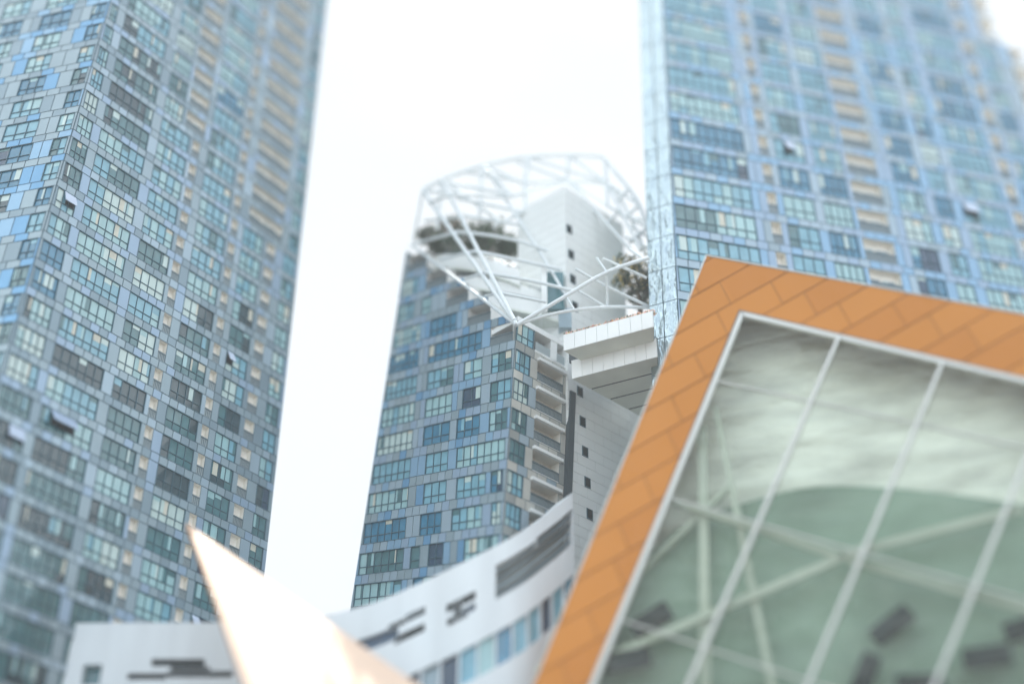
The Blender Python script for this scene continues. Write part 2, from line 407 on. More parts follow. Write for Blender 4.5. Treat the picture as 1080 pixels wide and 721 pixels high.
for k in range(RV0, RV1):
    a, b = k+RA, k+RB
    right = 36.3 if k <= 8 else 33.2
    FR.panels(wall, rleft(b), right, b, k+1+RA, pr, u0b=rleft(k+1+RA), w=1.25)
    x = None
    for o in rgroups:
        u0, u1 = o[1], o[2]
        if u0 is None: u0 = rleft((a+b)/2)+.25
        if u1 > right: continue
        if x is None: FR.panels(wall, rleft(a), u0, a, b, pr, u0b=rleft(b), u1b=u0)
        else: FR.panels(wall, x, u0, a, b, pr)
        x = u1
        ar = view_area(FR, u0, u1, a, b)
        if o[0] == 'win':
            if k > 3: ks = [('cyan', 6), ('blue', 2), ('light', 2)]
            else: ks = [('cyan', 4), ('blue', 3.2), ('light', 3)]
            if k in (1,) : ks = [('blue', 5), ('cyan', 2)]
            sash = (rnd.randrange(0, o[3]-1), rnd.choice([1, 2]), rnd.uniform(.4, .9)) if (rnd.random() < .10 and o[3] >= 3 and k < 4) else None
            wins.append((ar, window(FR, u0, u1, a, b, kinds(ks), o[3], bar=.07, sash=sash)))
        else:
            bals.append((ar, balcony(FR, u0, u1, a, b, depth=.7, wall='cream')))
    FR.panels(wall, x, right, a, b, pr)
    # balconies that stick out at the stepped right end
    if k >= 7:
        B = MB(); e = right
        FR.box(B, e, e+2.2, a, a+.08, -2, .2, 'cream', True); FR.box(B, e, e+2.2, b+.05, b+.12, -2, .2, 'cream', True)
        FR.box(B, e+.1, e+2.0, a+.08, b+.05, -1.9, -1.2, 'cream', True)
        Q = MB(); FR.box(Q, e, e+2.2, a+.08, a+.34, .1, .16, 'rail_glass', True)
        bals.append((view_area(FR, e, e+2.2, a, b), (B, MB(), Q)))
# narrow mirror-like side face on the left
DRs = Vector((-.9, .43, 0)).normalized()
FRs = Face(FR.p(-10.8, 0), FR.D1+FR.D2*.16, DRs, 1.0)
for k in range(RV0, RV1):
    FRs.panels(wall, 0, 2.75, k+RB, k+1+RB, 'wavy_mirror', w=1.4)
wall.build('wall', RTW)
commit_parts(RTW, wins, 'window', ['frame'])
commit_parts(RTW, bals, 'balcony', ['door', 'railing'])
gv = ground_v(FR, 0)-.5
def rbase(v, i=-1.4, e=0):
    r = 33.1
    return [FR.p(rleft(v)+.1, v, i), FR.p(r, v, i), FR.p(r, v, -22), FRs.p(2.7, v, -18), FRs.p(2.7, v, i*.2)]
body_block(RTW, rbase, None, RV0+RA, RV1+RA, name='core_wall')
body_block(RTW, lambda v: [FR.p(33.1, v, -.1), FR.p(36.2, v, -.1), FR.p(36.2, v, -12), FR.p(33.1, v, -12)], None, RV0+RA, 9+RA, name='wing_wall')
body_block(RTW, lambda v: rbase(v, .0), None, gv, RV0+RA, name='base_wall', drop=True, m='panel_grey')
body_block(RTW, lambda v: rbase(v, -.1), None, RV1+RA, RV1+RA+.4, name='roof', m='panel_light')

# ================================================================== MIDDLE TOWER
MH = 3.3*130/138.
FM = Face(at(540, 400, 125.95), ray(600, -1700).normalized(), ray(-966, 775).normalized(), MH)
MT = thing('residential_tower', (-8, 115, 0), 'glass apartment tower in the middle with a curved white steel crown over its roof terraces', 'tower', 'apartment towers')
def mc(v): return -.09-.15*v
def ml(v): return 18.35-.27*v
wall = MB(); wins = []; bals = []; terr = []
pm = pick(('panel_light', 5), ('panel_blue', 2), ('panel_skyblue', 4), ('panel_lilac', 4), ('panel_grey', 5))
MA, MBt = .38, 1.06
def diag(v): return (v-1.9)/.285        # where the sloping crown strut crosses the facade
layouts = [
    [(0.1, 2.7, 3), (4.0, 6.4, 2), (7.9, 11.6, 4), (13.2, None, 6)],
    [(0.1, 2.7, 3), (4.0, 7.0, 3), (8.0, 11.6, 3), (13.2, None, 6)],
    [(0.1, 5.2, 5), (7.9, 9.8, 2), (11.0, 12.2, 1), (13.2, None, 6)],
    [(0.1, 2.0, 2), (3.2, 7.0, 4), (8.4, 11.2, 3), (13.2, None, 6)],
]
mlay = {1: [(4.2, 11.7, 8), (13.2, None, 6)], 2: [(7.9, 11.7, 4), (13.2, None, 6)], 3: [(11.9, 13.2, 2), (14.5, None, 4)], 4: [(14.2, None, 3)], 5: [], 0: layouts[0], -1: layouts[0], -2: layouts[1], -3: [(0.1, 6.8, 7), (8.0, 11.0, 3), (13.2, None, 6)], -4: [(.1, 2.2, 2), (2.9, 6.6, 4), (8.0, 11.0, 3), (13.2, None, 6)]}
for k in range(-9, 7):
    a, b = k+MA, k+MBt; top = k+1+MA
    start = 0 if k < 1 else max(0, 3.0+(k-1)*3.3)
    s0 = mc(a) if k < 1 else start
    # spandrel over this floor reaches as far as the terrace parapet of the next one
    sp = mc(b) if k < 1 else max(0, start-3.4, diag(b)-.5, start+.2 if k >= 4 else 0)
    end = ml(b)
    if start > end-.5: break
    FM.panels(wall, sp if k else mc(b), end, b, top, pm, u0b=(mc(top) if k < 1 else sp), u1b=ml(top), w=1.0)
    lay = mlay[k] if k in mlay else layouts[k % 4]
    x = None
    if k >= 1:
        bw = 2.9 if k == 1 else 3.1
        bl = balcony(FM, start-bw, start, a, b, depth=2.2, wall='white_plaster', rail_h=.45)
        bals.append((view_area(FM, start-bw, start, a, b), bl))
    for (u0, u1, n) in lay:
        if u1 is None: u1 = ml(b)-.25
        if u0 < s0: u0 = s0+.3
        if x is None: FM.panels(wall, s0, u0, a, b, pm, u0b=(mc(b) if k < 1 else s0), u1b=u0, w=1.0)
        else: FM.panels(wall, x, u0, a, b, pm, w=1.0)
        x = u1
        ks = [('light', 6), ('cyan', 2), ('mix', 2), ('blue', 1)] if k > -3 else [('cyan', 3), ('light', 2.5), ('blue', 1.5), ('mix', 2)]
        if (k, u0) in ((2, 7.9),): ks = [('blue', 1)]
        if k <= 1 and n in (2, 3) and u0 > 3 and rnd.random() < .45: ks = [('blue', 2), ('void', .6)]
        wins.append((view_area(FM, u0, u1, a, b), window(FM, u0, u1, a, b, kinds(ks), n, bar=.06)))
    FM.panels(wall, s0 if x is None else x, ml(a), a, b, pm, u1b=ml(b), w=1.0)
# right-hand side face
DMs = Vector((.722, .692, 0)).normalized()
FMs = Face(FM.p(mc(0), 0), FM.D1-FM.D2*.15, DMs, 1.0)
pms = pick(('panel_warmgrey', 5), ('panel_dimgrey', 3), ('panel_light', 1))
SEAM = 7.1
for k in range(-9, 1):
    a, b = k+MA, k+MBt; top = k+1+MA
    FMs.panels(wall, 0, SEAM, b, top, pms, w=1.1)
    FMs.panels(wall, 0, .15, a, b, pms)
    wins.append((view_area(FMs, .15, 1.9, a, b), window(FMs, .15, 1.9, a, b, kinds([('light', 3), ('mix', 2)]), 3, bar=.06)))
    FMs.panels(wall, 1.9, 2.9, a, b, pms)
    bals.append((view_area(FMs, 2.9, 6.2, a, b), balcony(FMs, 2.9, 6.2, a+.05, b, depth=1.1, wall='cream', rail_h=.4)))
    FMs.panels(wall, 2.9, 6.2, a, a+.05, 'white_clad', w=4)
    FMs.panels(wall, 6.2, SEAM, a, b, pms)
    FMs.box(wall, 2.8, 6.4, b, b+.10, 0, .35, 'white_clad', True)
# open corner loggia below the crown node
a, b = 1+MA, 1+MBt
FMs.box(wall, 0, SEAM, b-.02, b+.16, -3.4, .12, 'white_clad', True)
FMs.box(wall, 4.4, 5.2, a, b, -.9, .05, 'white_clad', True)
FMs.box(wall, 2.4, SEAM, a, b, -3.3, -3.1, 'white_plaster', True)
wins.append((view_area(FMs, .1, 2.2, a, b), window(FMs, .1, 2.2, a, b, kinds([('light', 1)]), 3)))
bals.append((view_area(FMs, 2.5, 7, a, a+.3), (lambda B, Q: (FMs.box(B, 2.4, SEAM, a-.06, a+.02, -3.2, .05, 'white_clad', True), FMs.box(Q, 2.5, SEAM, a+.02, a+.32, -.05, .0, 'rail_glass', True), (B, MB(), Q))[-1])(MB(), MB())))
wall.build('wall', MT)
commit_parts(MT, wins, 'window', ['frame'])
commit_parts(MT, bals, 'balcony', ['door', 'railing'])
def mbase(v, i=-2.4, l=None):
    return [FM.p(mc(v)+1.2, v, i), FM.p(ml(v)-.1, v, -.2 if l is None else l), FM.p(ml(v)-.1, v, -16), FMs.p(SEAM, v, -16), FMs.p(SEAM-.1, v, -1.3)]
body_block(MT, mbase, None, -9+MA, 1.35, name='core_wall')
def mstep(k):
    u0 = max(0, 3.0+(k-1)*3.3)
    return lambda v: [FM.p(u0+.2, v, -.12), FM.p(ml(v)-.1, v, -.12), FM.p(ml(v)-.1, v, -12), FM.p(u0+.2, v, -12)]
for k in range(1, 6): body_block(MT, mstep(k), None, k+.36, k+1.34, name='stepped_wall')
gv = ground_v(FM, 0)-.5
body_block(MT, lambda v: [FM.p(mc(v), v, 0), FM.p(ml(v), v, 0), FM.p(ml(v), v, -16), FMs.p(SEAM, v, -16), FMs.p(SEAM, v, 0)], None, gv, -9+MA, name='base_wall', drop=True)
# lift shaft in white tiles, with a dark glazed seam beside it
sh0 = FMs.p(SEAM+.25, 0); 
D1s = ray(602, -3300).normalized()
c_top = hit(596, 197, FMs.p(SEAM, 0, .3), FMs.n); c_bot = hit(600.5, 520, FMs.p(SEAM, 0, .3), FMs.n)
D1s = (c_top-c_bot).normalized()
FS = Face(c_bot, D1s, DMs, 1.0)            # v in metres here
FSl = Face(c_bot, D1s, Vector((-.784, .621, 0)), 1.0)
Hs = (c_top-c_bot).length; SW = (hit(665, 250, FS.O, FS.n)-FS.O).dot(DMs)
sb = MB()
def shaft_panels(F, u0, u1, v0, v1, w_, hh, holes=(), topfn=None):
    nr = int((v1-v0)/hh)
    for r in range(nr):
        a = v0+(v1-v0)*r/nr; b = v0+(v1-v0)*(r+1)/nr; o = (r % 2)*w_*.5
        x = u0
        F.rect(sb, u0, u1, a, b, -.04, 'white_joint')
        while x < u1-.01:
            y = min(u1, x+w_ if x > u0 or not o else x+o)
            if topfn is None or b <= topfn((x+y)/2)+.01: sb.prism([F.p(x+.02, a+.02, 0), F.p(y-.02, a+.02, 0), F.p(y-.02, b-.02, 0), F.p(x+.02, b-.02, 0)], F.n*-.04, 'white_clad', cap=False)
            x = y
shaft_panels(FS, 0, SW, -28, Hs, 2.3, 1.0)
vb = (hit(660, 385, FS.O, FS.n)-FS.O).dot(D1s)
shaft_panels(FS, SW, 12.5, -28, vb, 2.3, 1.0)
sb.poly([FS.p(SW, vb), FS.p(12.5, vb), FS.p(12.5, vb, -6), FS.p(SW, vb, -6)], 'white_clad'); sb.poly([FS.p(12.5, -28), FS.p(12.5, vb), FS.p(12.5, vb, -6), FS.p(12.5, -28, -6)], 'white_clad')
shaft_panels(FSl, 0, 6.0, -28, Hs, 2.0, 1.0)
sb.poly([FS.p(0, Hs), FS.p(SW, Hs), FS.p(SW, Hs, -6), FSl.p(6, Hs)], 'white_clad')
sb.poly([FS.p(SW, -28), FS.p(SW, Hs), FS.p(SW, Hs, -6), FS.p(SW, -28, -6)], 'white_clad')
sb.poly([FS.p(SW, -28, -6), FS.p(SW, Hs, -6), FSl.p(6, Hs), FSl.p(6, -28)], 'white_clad')
shaft = sb.build('lift_shaft', MT)
for (x, y) in [(607.5, 246), (608.8, 272), (610, 297.6), (611.4, 325.8), (614.5, 414), (616.5, 445), (618.3, 476), (620, 508), (621.5, 541)]:
    q = hit(x, y, FS.O, FS.n)-FS.O; v = q.dot(D1s); u = q.dot(DMs)
    W = MB(); FS.box(W, u-.38, u+.38, v-.5, v+.5, 0, .05, 'frame'); FS.rect(W, u-.3, u+.3, v-.42, v+.42, .055, 'dark_void'); W.build('window', shaft)
sm_ = MB(); FMs.box(sm_, SEAM-.3, SEAM+.38, -9, .55, -.5, .48, 'dark_seam', True); sm_.build('glazed_seam', MT)
sg = MB(); FS.box(sg, -.02, SW, -34, -28, -6, 0, 'white_clad', True); 
gz = FS.O.z/D1s.z
FS.box(sg, -.02, SW, -gz, -34, -6, 0, 'white_clad', True); sg.build('shaft_base', MT)
# terrace parapets stepping up inside the crown
def ribbon(pts, h, th, m, name, parent, depth=0, cap='soffit_grey'):
    b = MB()
    for i in range(len(pts)-1):
        p, q = pts[i], pts[i+1]; d = (q-p).normalized(); n = d.cross(Vector((0, 0, 1))).normalized()
        if n.dot(p-CAMPOS) > 0: n.negate()
        b.prism([p, q, q+Vector((0, 0, h)), p+Vector((0, 0, h))], -n*th, m)
        if depth:
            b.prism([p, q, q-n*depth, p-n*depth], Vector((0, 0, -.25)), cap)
    return b.build(name, parent)
def flat(pxs, Z0, zoff=0):     # pixel polyline at the level of its first point
    p0 = at(pxs[0][0], pxs[0][1], Z0); return [hit(x, y, p0, Vector((0, 0, 1))) for x, y in pxs]
def curve(pts, n=4):
    o = []
    for i in range(len(pts)-1):
        p0 = pts[max(0, i-1)]; p1 = pts[i]; p2 = pts[i+1]; p3 = pts[min(len(pts)-1, i+2)]
        for j in range(n):
            t = j/n; o.append(.5*((2*p1)+(p2-p0)*t+(2*p0-5*p1+4*p2-p3)*t*t+(3*p1-p0-3*p2+p3)*t**3))
    o.append(pts[-1]); return o
def cat(pxZ, n=4): return curve([at(*t) for t in pxZ], n)
pars = [[(452, 282, 147), (470, 281, 144), (495, 283, 141), (520, 289, 139), (548, 300, 137.5)],
        [(480, 304, 141), (500, 303, 139.5), (525, 307, 138), (550, 313, 137), (585, 326, 136.5)],
        [(506, 325, 137), (525, 323, 136), (550, 327, 135), (575, 333, 134.5), (594, 339, 134)]]
for i, q in enumerate(pars):
    c = cat(q); ribbon(c, 1.35 if i else 1.6, .25, 'white_clad', 'terrace', MT, depth=9)
    rl = MB()
    c2 = [p+Vector((0, 0, 1.4 if i else 1.65)) for p in c]
    for j in range(len(c2)-1):
        rl.tube(c2[j]+Vector((0, .3, .55)), c2[j+1]+Vector((0, .3, .55)), .05, 'railing', 5); rl.tube(c2[j]+Vector((0, .3, 0)), c2[j]+Vector((0, .3, .55)), .04, 'railing', 5)
    rl.build('railing', MT)
# windows and blocks behind the terraces
tb = MB()
for (x, y, Z, ww, hh, m) in [(584, 306, 135.5, 1.9, 4.4, 'pane_teal'), (574, 305, 135, .55, 5, 'white_clad'), (538, 300, 143, 9, 3.0, 'panel_light'), (560, 322, 139, 6, 2.0, 'pane_blue'), (596, 335, 134, 1.2, 2.2, 'panel_grey')]:
    c = at(x, y, Z); tb.prism([c+Vector((-ww/2, 0, -hh/2)), c+Vector((ww/2, ww*.0, -hh/2)), c+Vector((ww/2, 0, hh/2)), c+Vector((-ww/2, 0, hh/2))], Vector((0, 3, 0)), m)
tb.build('terrace_room', MT)

# ---------------- steel crown
crown = MB()
arc = cat([(446.5, 200, 150), (466, 190, 150.5), (489, 181, 151), (511.5, 174.5, 151.5), (535, 169, 152), (558, 165.5, 152), (600, 163.5, 151), (628, 165, 150), (639, 168.5, 149), (650, 183, 147), (663, 199, 145.5), (674, 216, 144), (683, 240, 142)], 3)
for i in range(len(arc)-1): crown.tube(arc[i], arc[i+1], .2, 'steel', 8)
arc2 = cat([(452, 214, 147), (472, 207, 146), (500, 206, 146), (540, 207, 146), (580, 196, 148), (600, 192, 149), (641, 195, 147), (660, 220, 145), (672, 245, 142), (681, 268, 139)], 3)
for i in range(len(arc2)-1): crown.tube(arc2[i], arc2[i+1], .17, 'steel', 8)
CR = crown.build('crown_frame', MT, smooth=True)
def strut(r, *pz, smooth=True):
    b = MB(); pts = [at(*p) for p in pz]
    if len(pts) > 2: pts = curve(pts, 4)
    for i in range(len(pts)-1): b.tube(pts[i], pts[i+1], r, 'steel', 10)
    return b.build('strut', CR, smooth=True)
V = (545, 342.5, 127.2)
strut(.17, (433, 257.5, 149), V)
strut(.13, (446.5, 200, 150), (436, 256, 149))
strut(.22, (446.5, 201, 150), V)
strut(.21, (466, 190, 150.5), (542.5, 338, 127.6))
strut(.17, (511.5, 175, 151.5), (551, 237.5, 143))
strut(.15, (551, 237.5, 143), (573, 272, 138.5), (594, 307, 134))
strut(.17, (438, 257, 148), (482.6, 244.5, 142)); strut(.17, (482.6, 244.5, 142), (515, 248, 141), (549, 254.7, 140), (577, 264.5, 139))
strut(.15, (448, 233, 149), (493.5, 228.2, 145)); strut(.17, (493.5, 228.2, 145), (551, 237.5, 143))
strut(.16, (464.6, 273.5, 143), (500.7, 264.5, 138)); strut(.17, (500.7, 264.5, 138), (547.6, 274.5, 137), (591, 284, 135.5))
strut(.15, (490, 294, 138.5), (511.5, 287.5, 134.5)); strut(.17, (511.5, 287.5, 134.5), (560, 296, 134), (606, 307, 132.5))
strut(.14, (512, 312, 134), (529.5, 309, 131.5)); strut(.15, (529.5, 309, 131.5), (576, 318.5, 131))
strut(.19, V, (590, 316, 128.5), (640, 287, 130.5), (684, 272, 132))
strut(.16, V, (575, 333, 128), (605, 327, 129), (645, 323.5, 130.5), (686, 324.5, 132))
strut(.15, (607, 283.5, 131.5), (640, 302, 131.5), (684, 323, 132))
strut(.14, (636, 272.5, 132), (682, 293, 132.5))
strut(.13, (606, 304, 131), (637, 322.5, 130.5)); strut(.13, (640, 286, 130.8), (640.5, 323, 130.6)); strut(.12, (629.5, 272, 132), (640, 287, 130.7))
strut(.13, (663, 262, 134.5), (684, 277, 133)); strut(.10, (594, 307, 134), (606, 327, 129.5))
# lattice of the roof: radial struts and diagonals between the arcs
lat = [((472, 192, 150.5), (540, 206, 146)), ((466, 190, 150.5), (461, 243, 147)), ((508.6, 175, 151.5), (506, 227, 146)), ((556, 165.5, 152), (554, 222, 145)),
       ((472.7, 194, 150), (527.6, 233, 145)), ((482, 209, 146), (553, 224, 145)), ((511, 175, 151.5), (553, 193.5, 149.5)), ((558, 166, 152), (553, 193.5, 149.5)),
       ((489, 181, 151), (545, 190, 149)), ((545, 170, 152), (600, 191, 149)), ((558, 166, 152), (641, 193.5, 147)), ((600, 163.5, 151), (598, 192, 149)), ((600, 163.5, 151), (641, 193.5, 147)),
       ((638.5, 169, 149), (641, 217, 145)), ((553, 193.5, 149.5), (598, 191, 149)), ((598, 191, 149), (655, 225, 144.5)), ((641, 193.5, 147), (674, 216, 144)), ((641, 217, 145), (683, 240, 142)),
       ((655, 222, 144.5), (640, 235, 144)), ((663, 199, 145.5), (651, 213, 145)), ((655, 228, 144.5), (684, 233, 143)), ((661, 236, 144), (684, 250, 142)), ((674, 216, 144), (658, 232, 144)), ((683, 240, 142), (664, 256, 140)),
       ((660, 250, 141), (684, 262, 139)), ((553, 193.5, 149.5), (556, 222, 145)), ((511, 176, 151), (540, 207, 146)), ((446.5, 201, 150), (500, 206, 146)), ((520, 240, 144), (554, 222, 145)), ((641, 195, 147), (676, 264, 138)), ((600, 192, 149), (664, 262, 139))]
for a_, b_ in lat: strut(.17, a_, b_)

# ================================================================== SKY BRIDGE
BR = thing('sky_bridge', at(600, 400, 129), 'white panelled bridge joining the middle tower to the right tower, flowers along its edge', 'bridge')
e1 = Vector((.9, -.43, 0)).normalized(); e2 = DMs
def bridge_box(px, Z, L_, zt, zb, depth, m, mbx, sof='soffit_grey'):
    A = at(px[0], px[1], Z); o = A
    P = lambda u, w_, z: o+e1*u+e2*w_+Vector((0, 0, z))
    n = max(1, int(L_/1.0))
    for i in range(n):
        x0 = L_*i/n+.02; x1 = L_*(i+1)/n-.02
        mbx.prism([P(x0, 0, zb+.02), P(x1, 0, zb+.02), P(x1, 0, zt-.02), P(x0, 0, zt-.02)], e2*.06, m, cap=False)
    mbx.poly([P(0, .05, zb), P(L_, .05, zb), P(L_, .05, zt), P(0, .05, zt)], 'white_joint')
    E = lambda w_: max(.3, L_-.70*w_)          # the far end is cut along the side of the right tower
    mbx.poly([P(0, .05, zt), P(L_, .05, zt), P(E(depth), depth, zt), P(0, depth, zt)], m)
    mbx.poly([P(0, 0, zb), P(0, depth, zb), P(0, depth, zt), P(0, 0, zt)], m)
    mbx.poly([P(0, depth, zb), P(E(depth), depth, zb), P(E(depth), depth, zt), P(0, depth, zt)], m)
    mbx.poly([P(L_, 0, zb), P(E(depth), depth, zb), P(E(depth), depth, zt), P(L_, 0, zt)], m)
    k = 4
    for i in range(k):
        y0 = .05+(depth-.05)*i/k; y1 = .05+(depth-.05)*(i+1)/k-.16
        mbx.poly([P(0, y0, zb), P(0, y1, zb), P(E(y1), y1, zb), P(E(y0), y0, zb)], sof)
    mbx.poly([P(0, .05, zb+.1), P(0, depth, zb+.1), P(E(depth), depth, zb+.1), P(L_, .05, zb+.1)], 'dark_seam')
    return P
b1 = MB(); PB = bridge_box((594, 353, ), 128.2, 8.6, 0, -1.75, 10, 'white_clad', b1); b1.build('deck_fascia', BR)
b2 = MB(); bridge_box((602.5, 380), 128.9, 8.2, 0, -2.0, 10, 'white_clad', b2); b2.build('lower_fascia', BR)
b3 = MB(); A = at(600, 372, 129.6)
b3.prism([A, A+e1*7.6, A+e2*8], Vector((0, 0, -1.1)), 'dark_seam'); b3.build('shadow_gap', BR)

def leaves(mb, c, rad, n, size, mats, flat_=1., tight=1.0):
    for _ in range(n):
        while True:
            p = Vector((rnd.uniform(-1, 1), rnd.uniform(-1, 1), rnd.uniform(-1, 1)))
            if p.length < 1: break
        p = p.normalized()*(p.length**(.45*tight))
        k = .75+.5*noise.noise(p*1.7+c*.13); p = p*k
        p = Vector((p.x*rad[0], p.y*rad[1], p.z*rad[2]))+c
        a = Vector((rnd.gauss(0, 1), rnd.gauss(0, 1), rnd.gauss(0, 1))).normalized(); b = a.orthogonal().normalized(); s = size*rnd.uniform(.6, 1.4)
        mb.poly([p-a*s, p+b*s*.5, p+a*s, p-b*s*.5], mats())
fl = MB()
for i in range(16):
    c = PB(.3+i*.53, .35, .05); leaves(fl, c, (.55, .35, .38), 110, .13, pick(('petal_pink', 4), ('petal_peach', 4), ('petal_yellow', 1), ('leaf_mid', 2)))
tag(fl.build('flowers'), 'pink and peach flowers trailing along the white edge of the bridge', 'flowers', kind='stuff')

def tree(x, y, Z, r, label, n=900, mats=None, trunk=2.5):
    c = at(x, y, Z); t = thing('tree', c-Vector((0, 0, r+trunk)), label, 'tree', 'roof garden trees')
    tr = MB(); base = c-Vector((0, 0, r+trunk)); tr.tube(base, c, .16, 'bark', 7, .08)
    for i in range(5):
        a = rnd.uniform(0, 6.28); tr.tube(c-Vector((0, 0, r*.5)), c+Vector((math.cos(a)*r*.6, math.sin(a)*r*.6, rnd.uniform(0, r*.5))), .07, 'bark', 5, .03)
    tr.build('trunk', t)
    cw = MB(); m = mats or pick(('leaf_dark', 6), ('leaf_mid', 2))
    leaves(cw, c, (r, r, r*.85), n, .2, m)
    for i in range(5):
        a = rnd.uniform(0, 6.28); leaves(cw, c+Vector((math.cos(a)*r*.7, math.sin(a)*r*.5, rnd.uniform(-.5, .4)*r)), (r*.5, r*.5, r*.45), n//6, .18, m)
    cw.build('crown', t)
tree(453, 249, 149, 1.5, 'small dark round tree leftmost on the roof terrace under the steel crown', 700)
tree(473, 262, 147, 2.0, 'dark bushy tree between two leaning white struts, low on the roof terrace', 1000)
tree(477, 238, 150, 1.5, 'roof terrace tree with brownish autumn leaves at its top', 600, pick(('leaf_dark', 4), ('leaf_mid', 2), ('leaf_ochre', 3)))
tree(495, 252, 149, 2.3, 'broad dark tree in the middle of the roof terrace behind the horizontal tubes', 1200)
tree(518, 252, 148, 2.6, 'largest dark tree on the roof terrace, beside the white lift shaft', 1500)
tree(537, 262, 148, 1.5, 'small dark tree closest to the white lift shaft on the roof terrace', 700)
tree(672, 290, 138, 2.4, 'dark green tree with yellow blossom at the far end of the bridge', 1500, pick(('leaf_dark', 6), ('leaf_mid', 2), ('petal_yellow', 2)))
tree(676, 312, 138, 1.9, 'lower dark green shrub tree beneath the yellow flowering tree at the bridge', 900)

# ================================================================== WHITE CURVED BUILDING
WB = thing('curved_building', at(300, 1200, 105), 'low white curved building with scattered jagged window slots sweeping up to the right', 'building')
HZ = at(450, 611, 108).z
tops = [(66, 657), (150, 656), (250, 655.5), (320, 652), (360, 645), (400, 633), (450, 611), (500, 587), (550, 560), (585, 535), (604, 519)]
ctrl = [at(x, y, 111.0+max(0, x-300)*.008+max(0, x-520)**1.5*.0075) for x, y in tops]
path = curve(ctrl, 8)
# arc-length table against picture column, used to set the window openings out along the wall
SL = [0]
for i in range(len(path)-1): SL.append(SL[-1]+(path[i+1]-path[i]).length)
def pos(s):
    for i in range(len(SL)-1):
        if s <= SL[i+1] or i == len(SL)-2:
            t = (s-SL[i])/(SL[i+1]-SL[i]); return path[i].lerp(path[i+1], t)
def nrm(s):
    d = (pos(min(SL[-1], s+.3))-pos(max(0, s-.3))).normalized(); n = Vector((d.y, -d.x, 0))
    return n if n.dot(pos(s)-CAMPOS) < 0 else -n
def s_of(x, y):       # wall position seen at a picture column
    best = None
    for j in range(400):
        s = SL[-1]*j/399; P_ = pos(s); n = nrm(s); h = hit(x, y, P_, n); e = (Vector((h.x-P_.x, h.y-P_.y))).length
        if best is None or e < best[0]: best = (e, s, h.z-P_.z)
    return best[1], best[2]
holes = []
def hole(x0, x1, yt, yb, d=.4, m='dark_void'):
    s0, _ = s_of(x0, (yt+yb)/2); s1, _ = s_of(x1, (yt+yb)/2); xm = (x0+x1)/2
    zt = s_of(xm, yt)[1]; zb = s_of(xm, yb)[1]; holes.append((s0, s1, zb, zt, d, m))
hole(86, 106, 700, 722, .8, 'pane_teal')
hole(160, 216, 694, 702); hole(180, 222, 702, 709); hole(134, 176, 709, 716); hole(176, 246, 707, 714)
hole(410, 448, 650, 656); hole(428, 448, 643.5, 650); 
hole(374, 420, 668, 682, .4, 'pane_deepblue'); hole(416, 448, 663, 672)
hole(470, 501, 630, 639); hole(484, 501, 639, 647, .4, 'pane_deepblue'); hole(471, 493, 647, 655); hole(478, 486, 634, 651)
hole(523, 604, 571, 607, 1.6, 'panel_dimgrey'); hole(566, 604, 552, 562, 1.6, 'panel_dimgrey')
# ribbon window low on the curve
for i, m in enumerate(['pane_deepblue', 'panel_light', 'pane_cyan', 'pane_curtain', 'pane_cyan', 'pane_blue', 'pane_cyan', 'pane_curtain', 'pane_blue']):
    pass
sA = s_of(425, 711)[0]; sB = SL[-1]; zt_, zb_ = s_of(520, 668)[1], s_of(520, 705)[1]
ms = ['pane_deepblue', 'panel_grey', 'pane_deepblue', 'pane_cyan', 'pane_curtain', 'pane_blue', 'pane_cyan', 'pane_cyan', 'pane_deepblue', 'pane_cyan', 'pane_blue']
for i, m in enumerate(ms): holes.append((sA+(sB-sA)*i/len(ms), sA+(sB-sA)*(i+1)/len(ms)-.15, zb_, zt_, .5, m))
sbk = sorted(set([0, SL[-1]]+[round(h[i], 3) for h in holes for i in (0, 1) if 0 <= h[i] <= SL[-1]]+[SL[-1]*i/60 for i in range(61)]))
ZBOT = -HZ
zbk = sorted(set([0, -1.2, -2.4, -26, ZBOT]+[round(h[i], 3) for h in holes for i in (2, 3)]))
ww = MB()
def wp(s, z, d=0):
    q = pos(s)+nrm(s)*d+Vector((0, 0, z)); q.z = max(q.z, -.2); return q
for i in range(len(sbk)-1):
    s0, s1 = sbk[i], sbk[i+1]
    if s1-s0 < 1e-4: continue
    for j in range(len(zbk)-1):
        z0, z1 = zbk[j], zbk[j+1]; sm2, zm = (s0+s1)/2, (z0+z1)/2
        hh = next((h for h in holes if h[0] < sm2 < h[1] and h[2] < zm < h[3]), None)
        if hh is None: ww.poly([wp(s0, z0), wp(s1, z0), wp(s1, z1), wp(s0, z1)], 'white_render')
for h in holes:       # reveals, with the glass or dark room set back
    s0, s1, z0, z1, d, m = h; s0 = max(0, s0); s1 = min(SL[-1], s1); n = 6
    for i in range(n):
        a = s0+(s1-s0)*i/n; b = s0+(s1-s0)*(i+1)/n
        ww.poly([wp(a, z0, -d), wp(b, z0, -d), wp(b, z1, -d), wp(a, z1, -d)], m)
        ww.poly([wp(a, z1), wp(b, z1), wp(b, z1, -d), wp(a, z1, -d)], 'white_render'); ww.poly([wp(a, z0), wp(b, z0), wp(b, z0, -d), wp(a, z0, -d)], 'white_render')
    for a in (s0, s1): ww.poly([wp(a, z0), wp(a, z1), wp(a, z1, -d), wp(a, z0, -d)], 'white_render')
n = 40
for i in range(n):     # roof edge, back wall
    a = SL[-1]*i/n; b = SL[-1]*(i+1)/n
    ww.poly([wp(a, 0), wp(b, 0), wp(b, 0, -3.5), wp(a, 0, -3.5)], 'white_render'); ww.poly([wp(a, 0, -3.5), wp(b, 0, -3.5), wp(b, ZBOT, -3.5), wp(a, ZBOT, -3.5)], 'white_render')
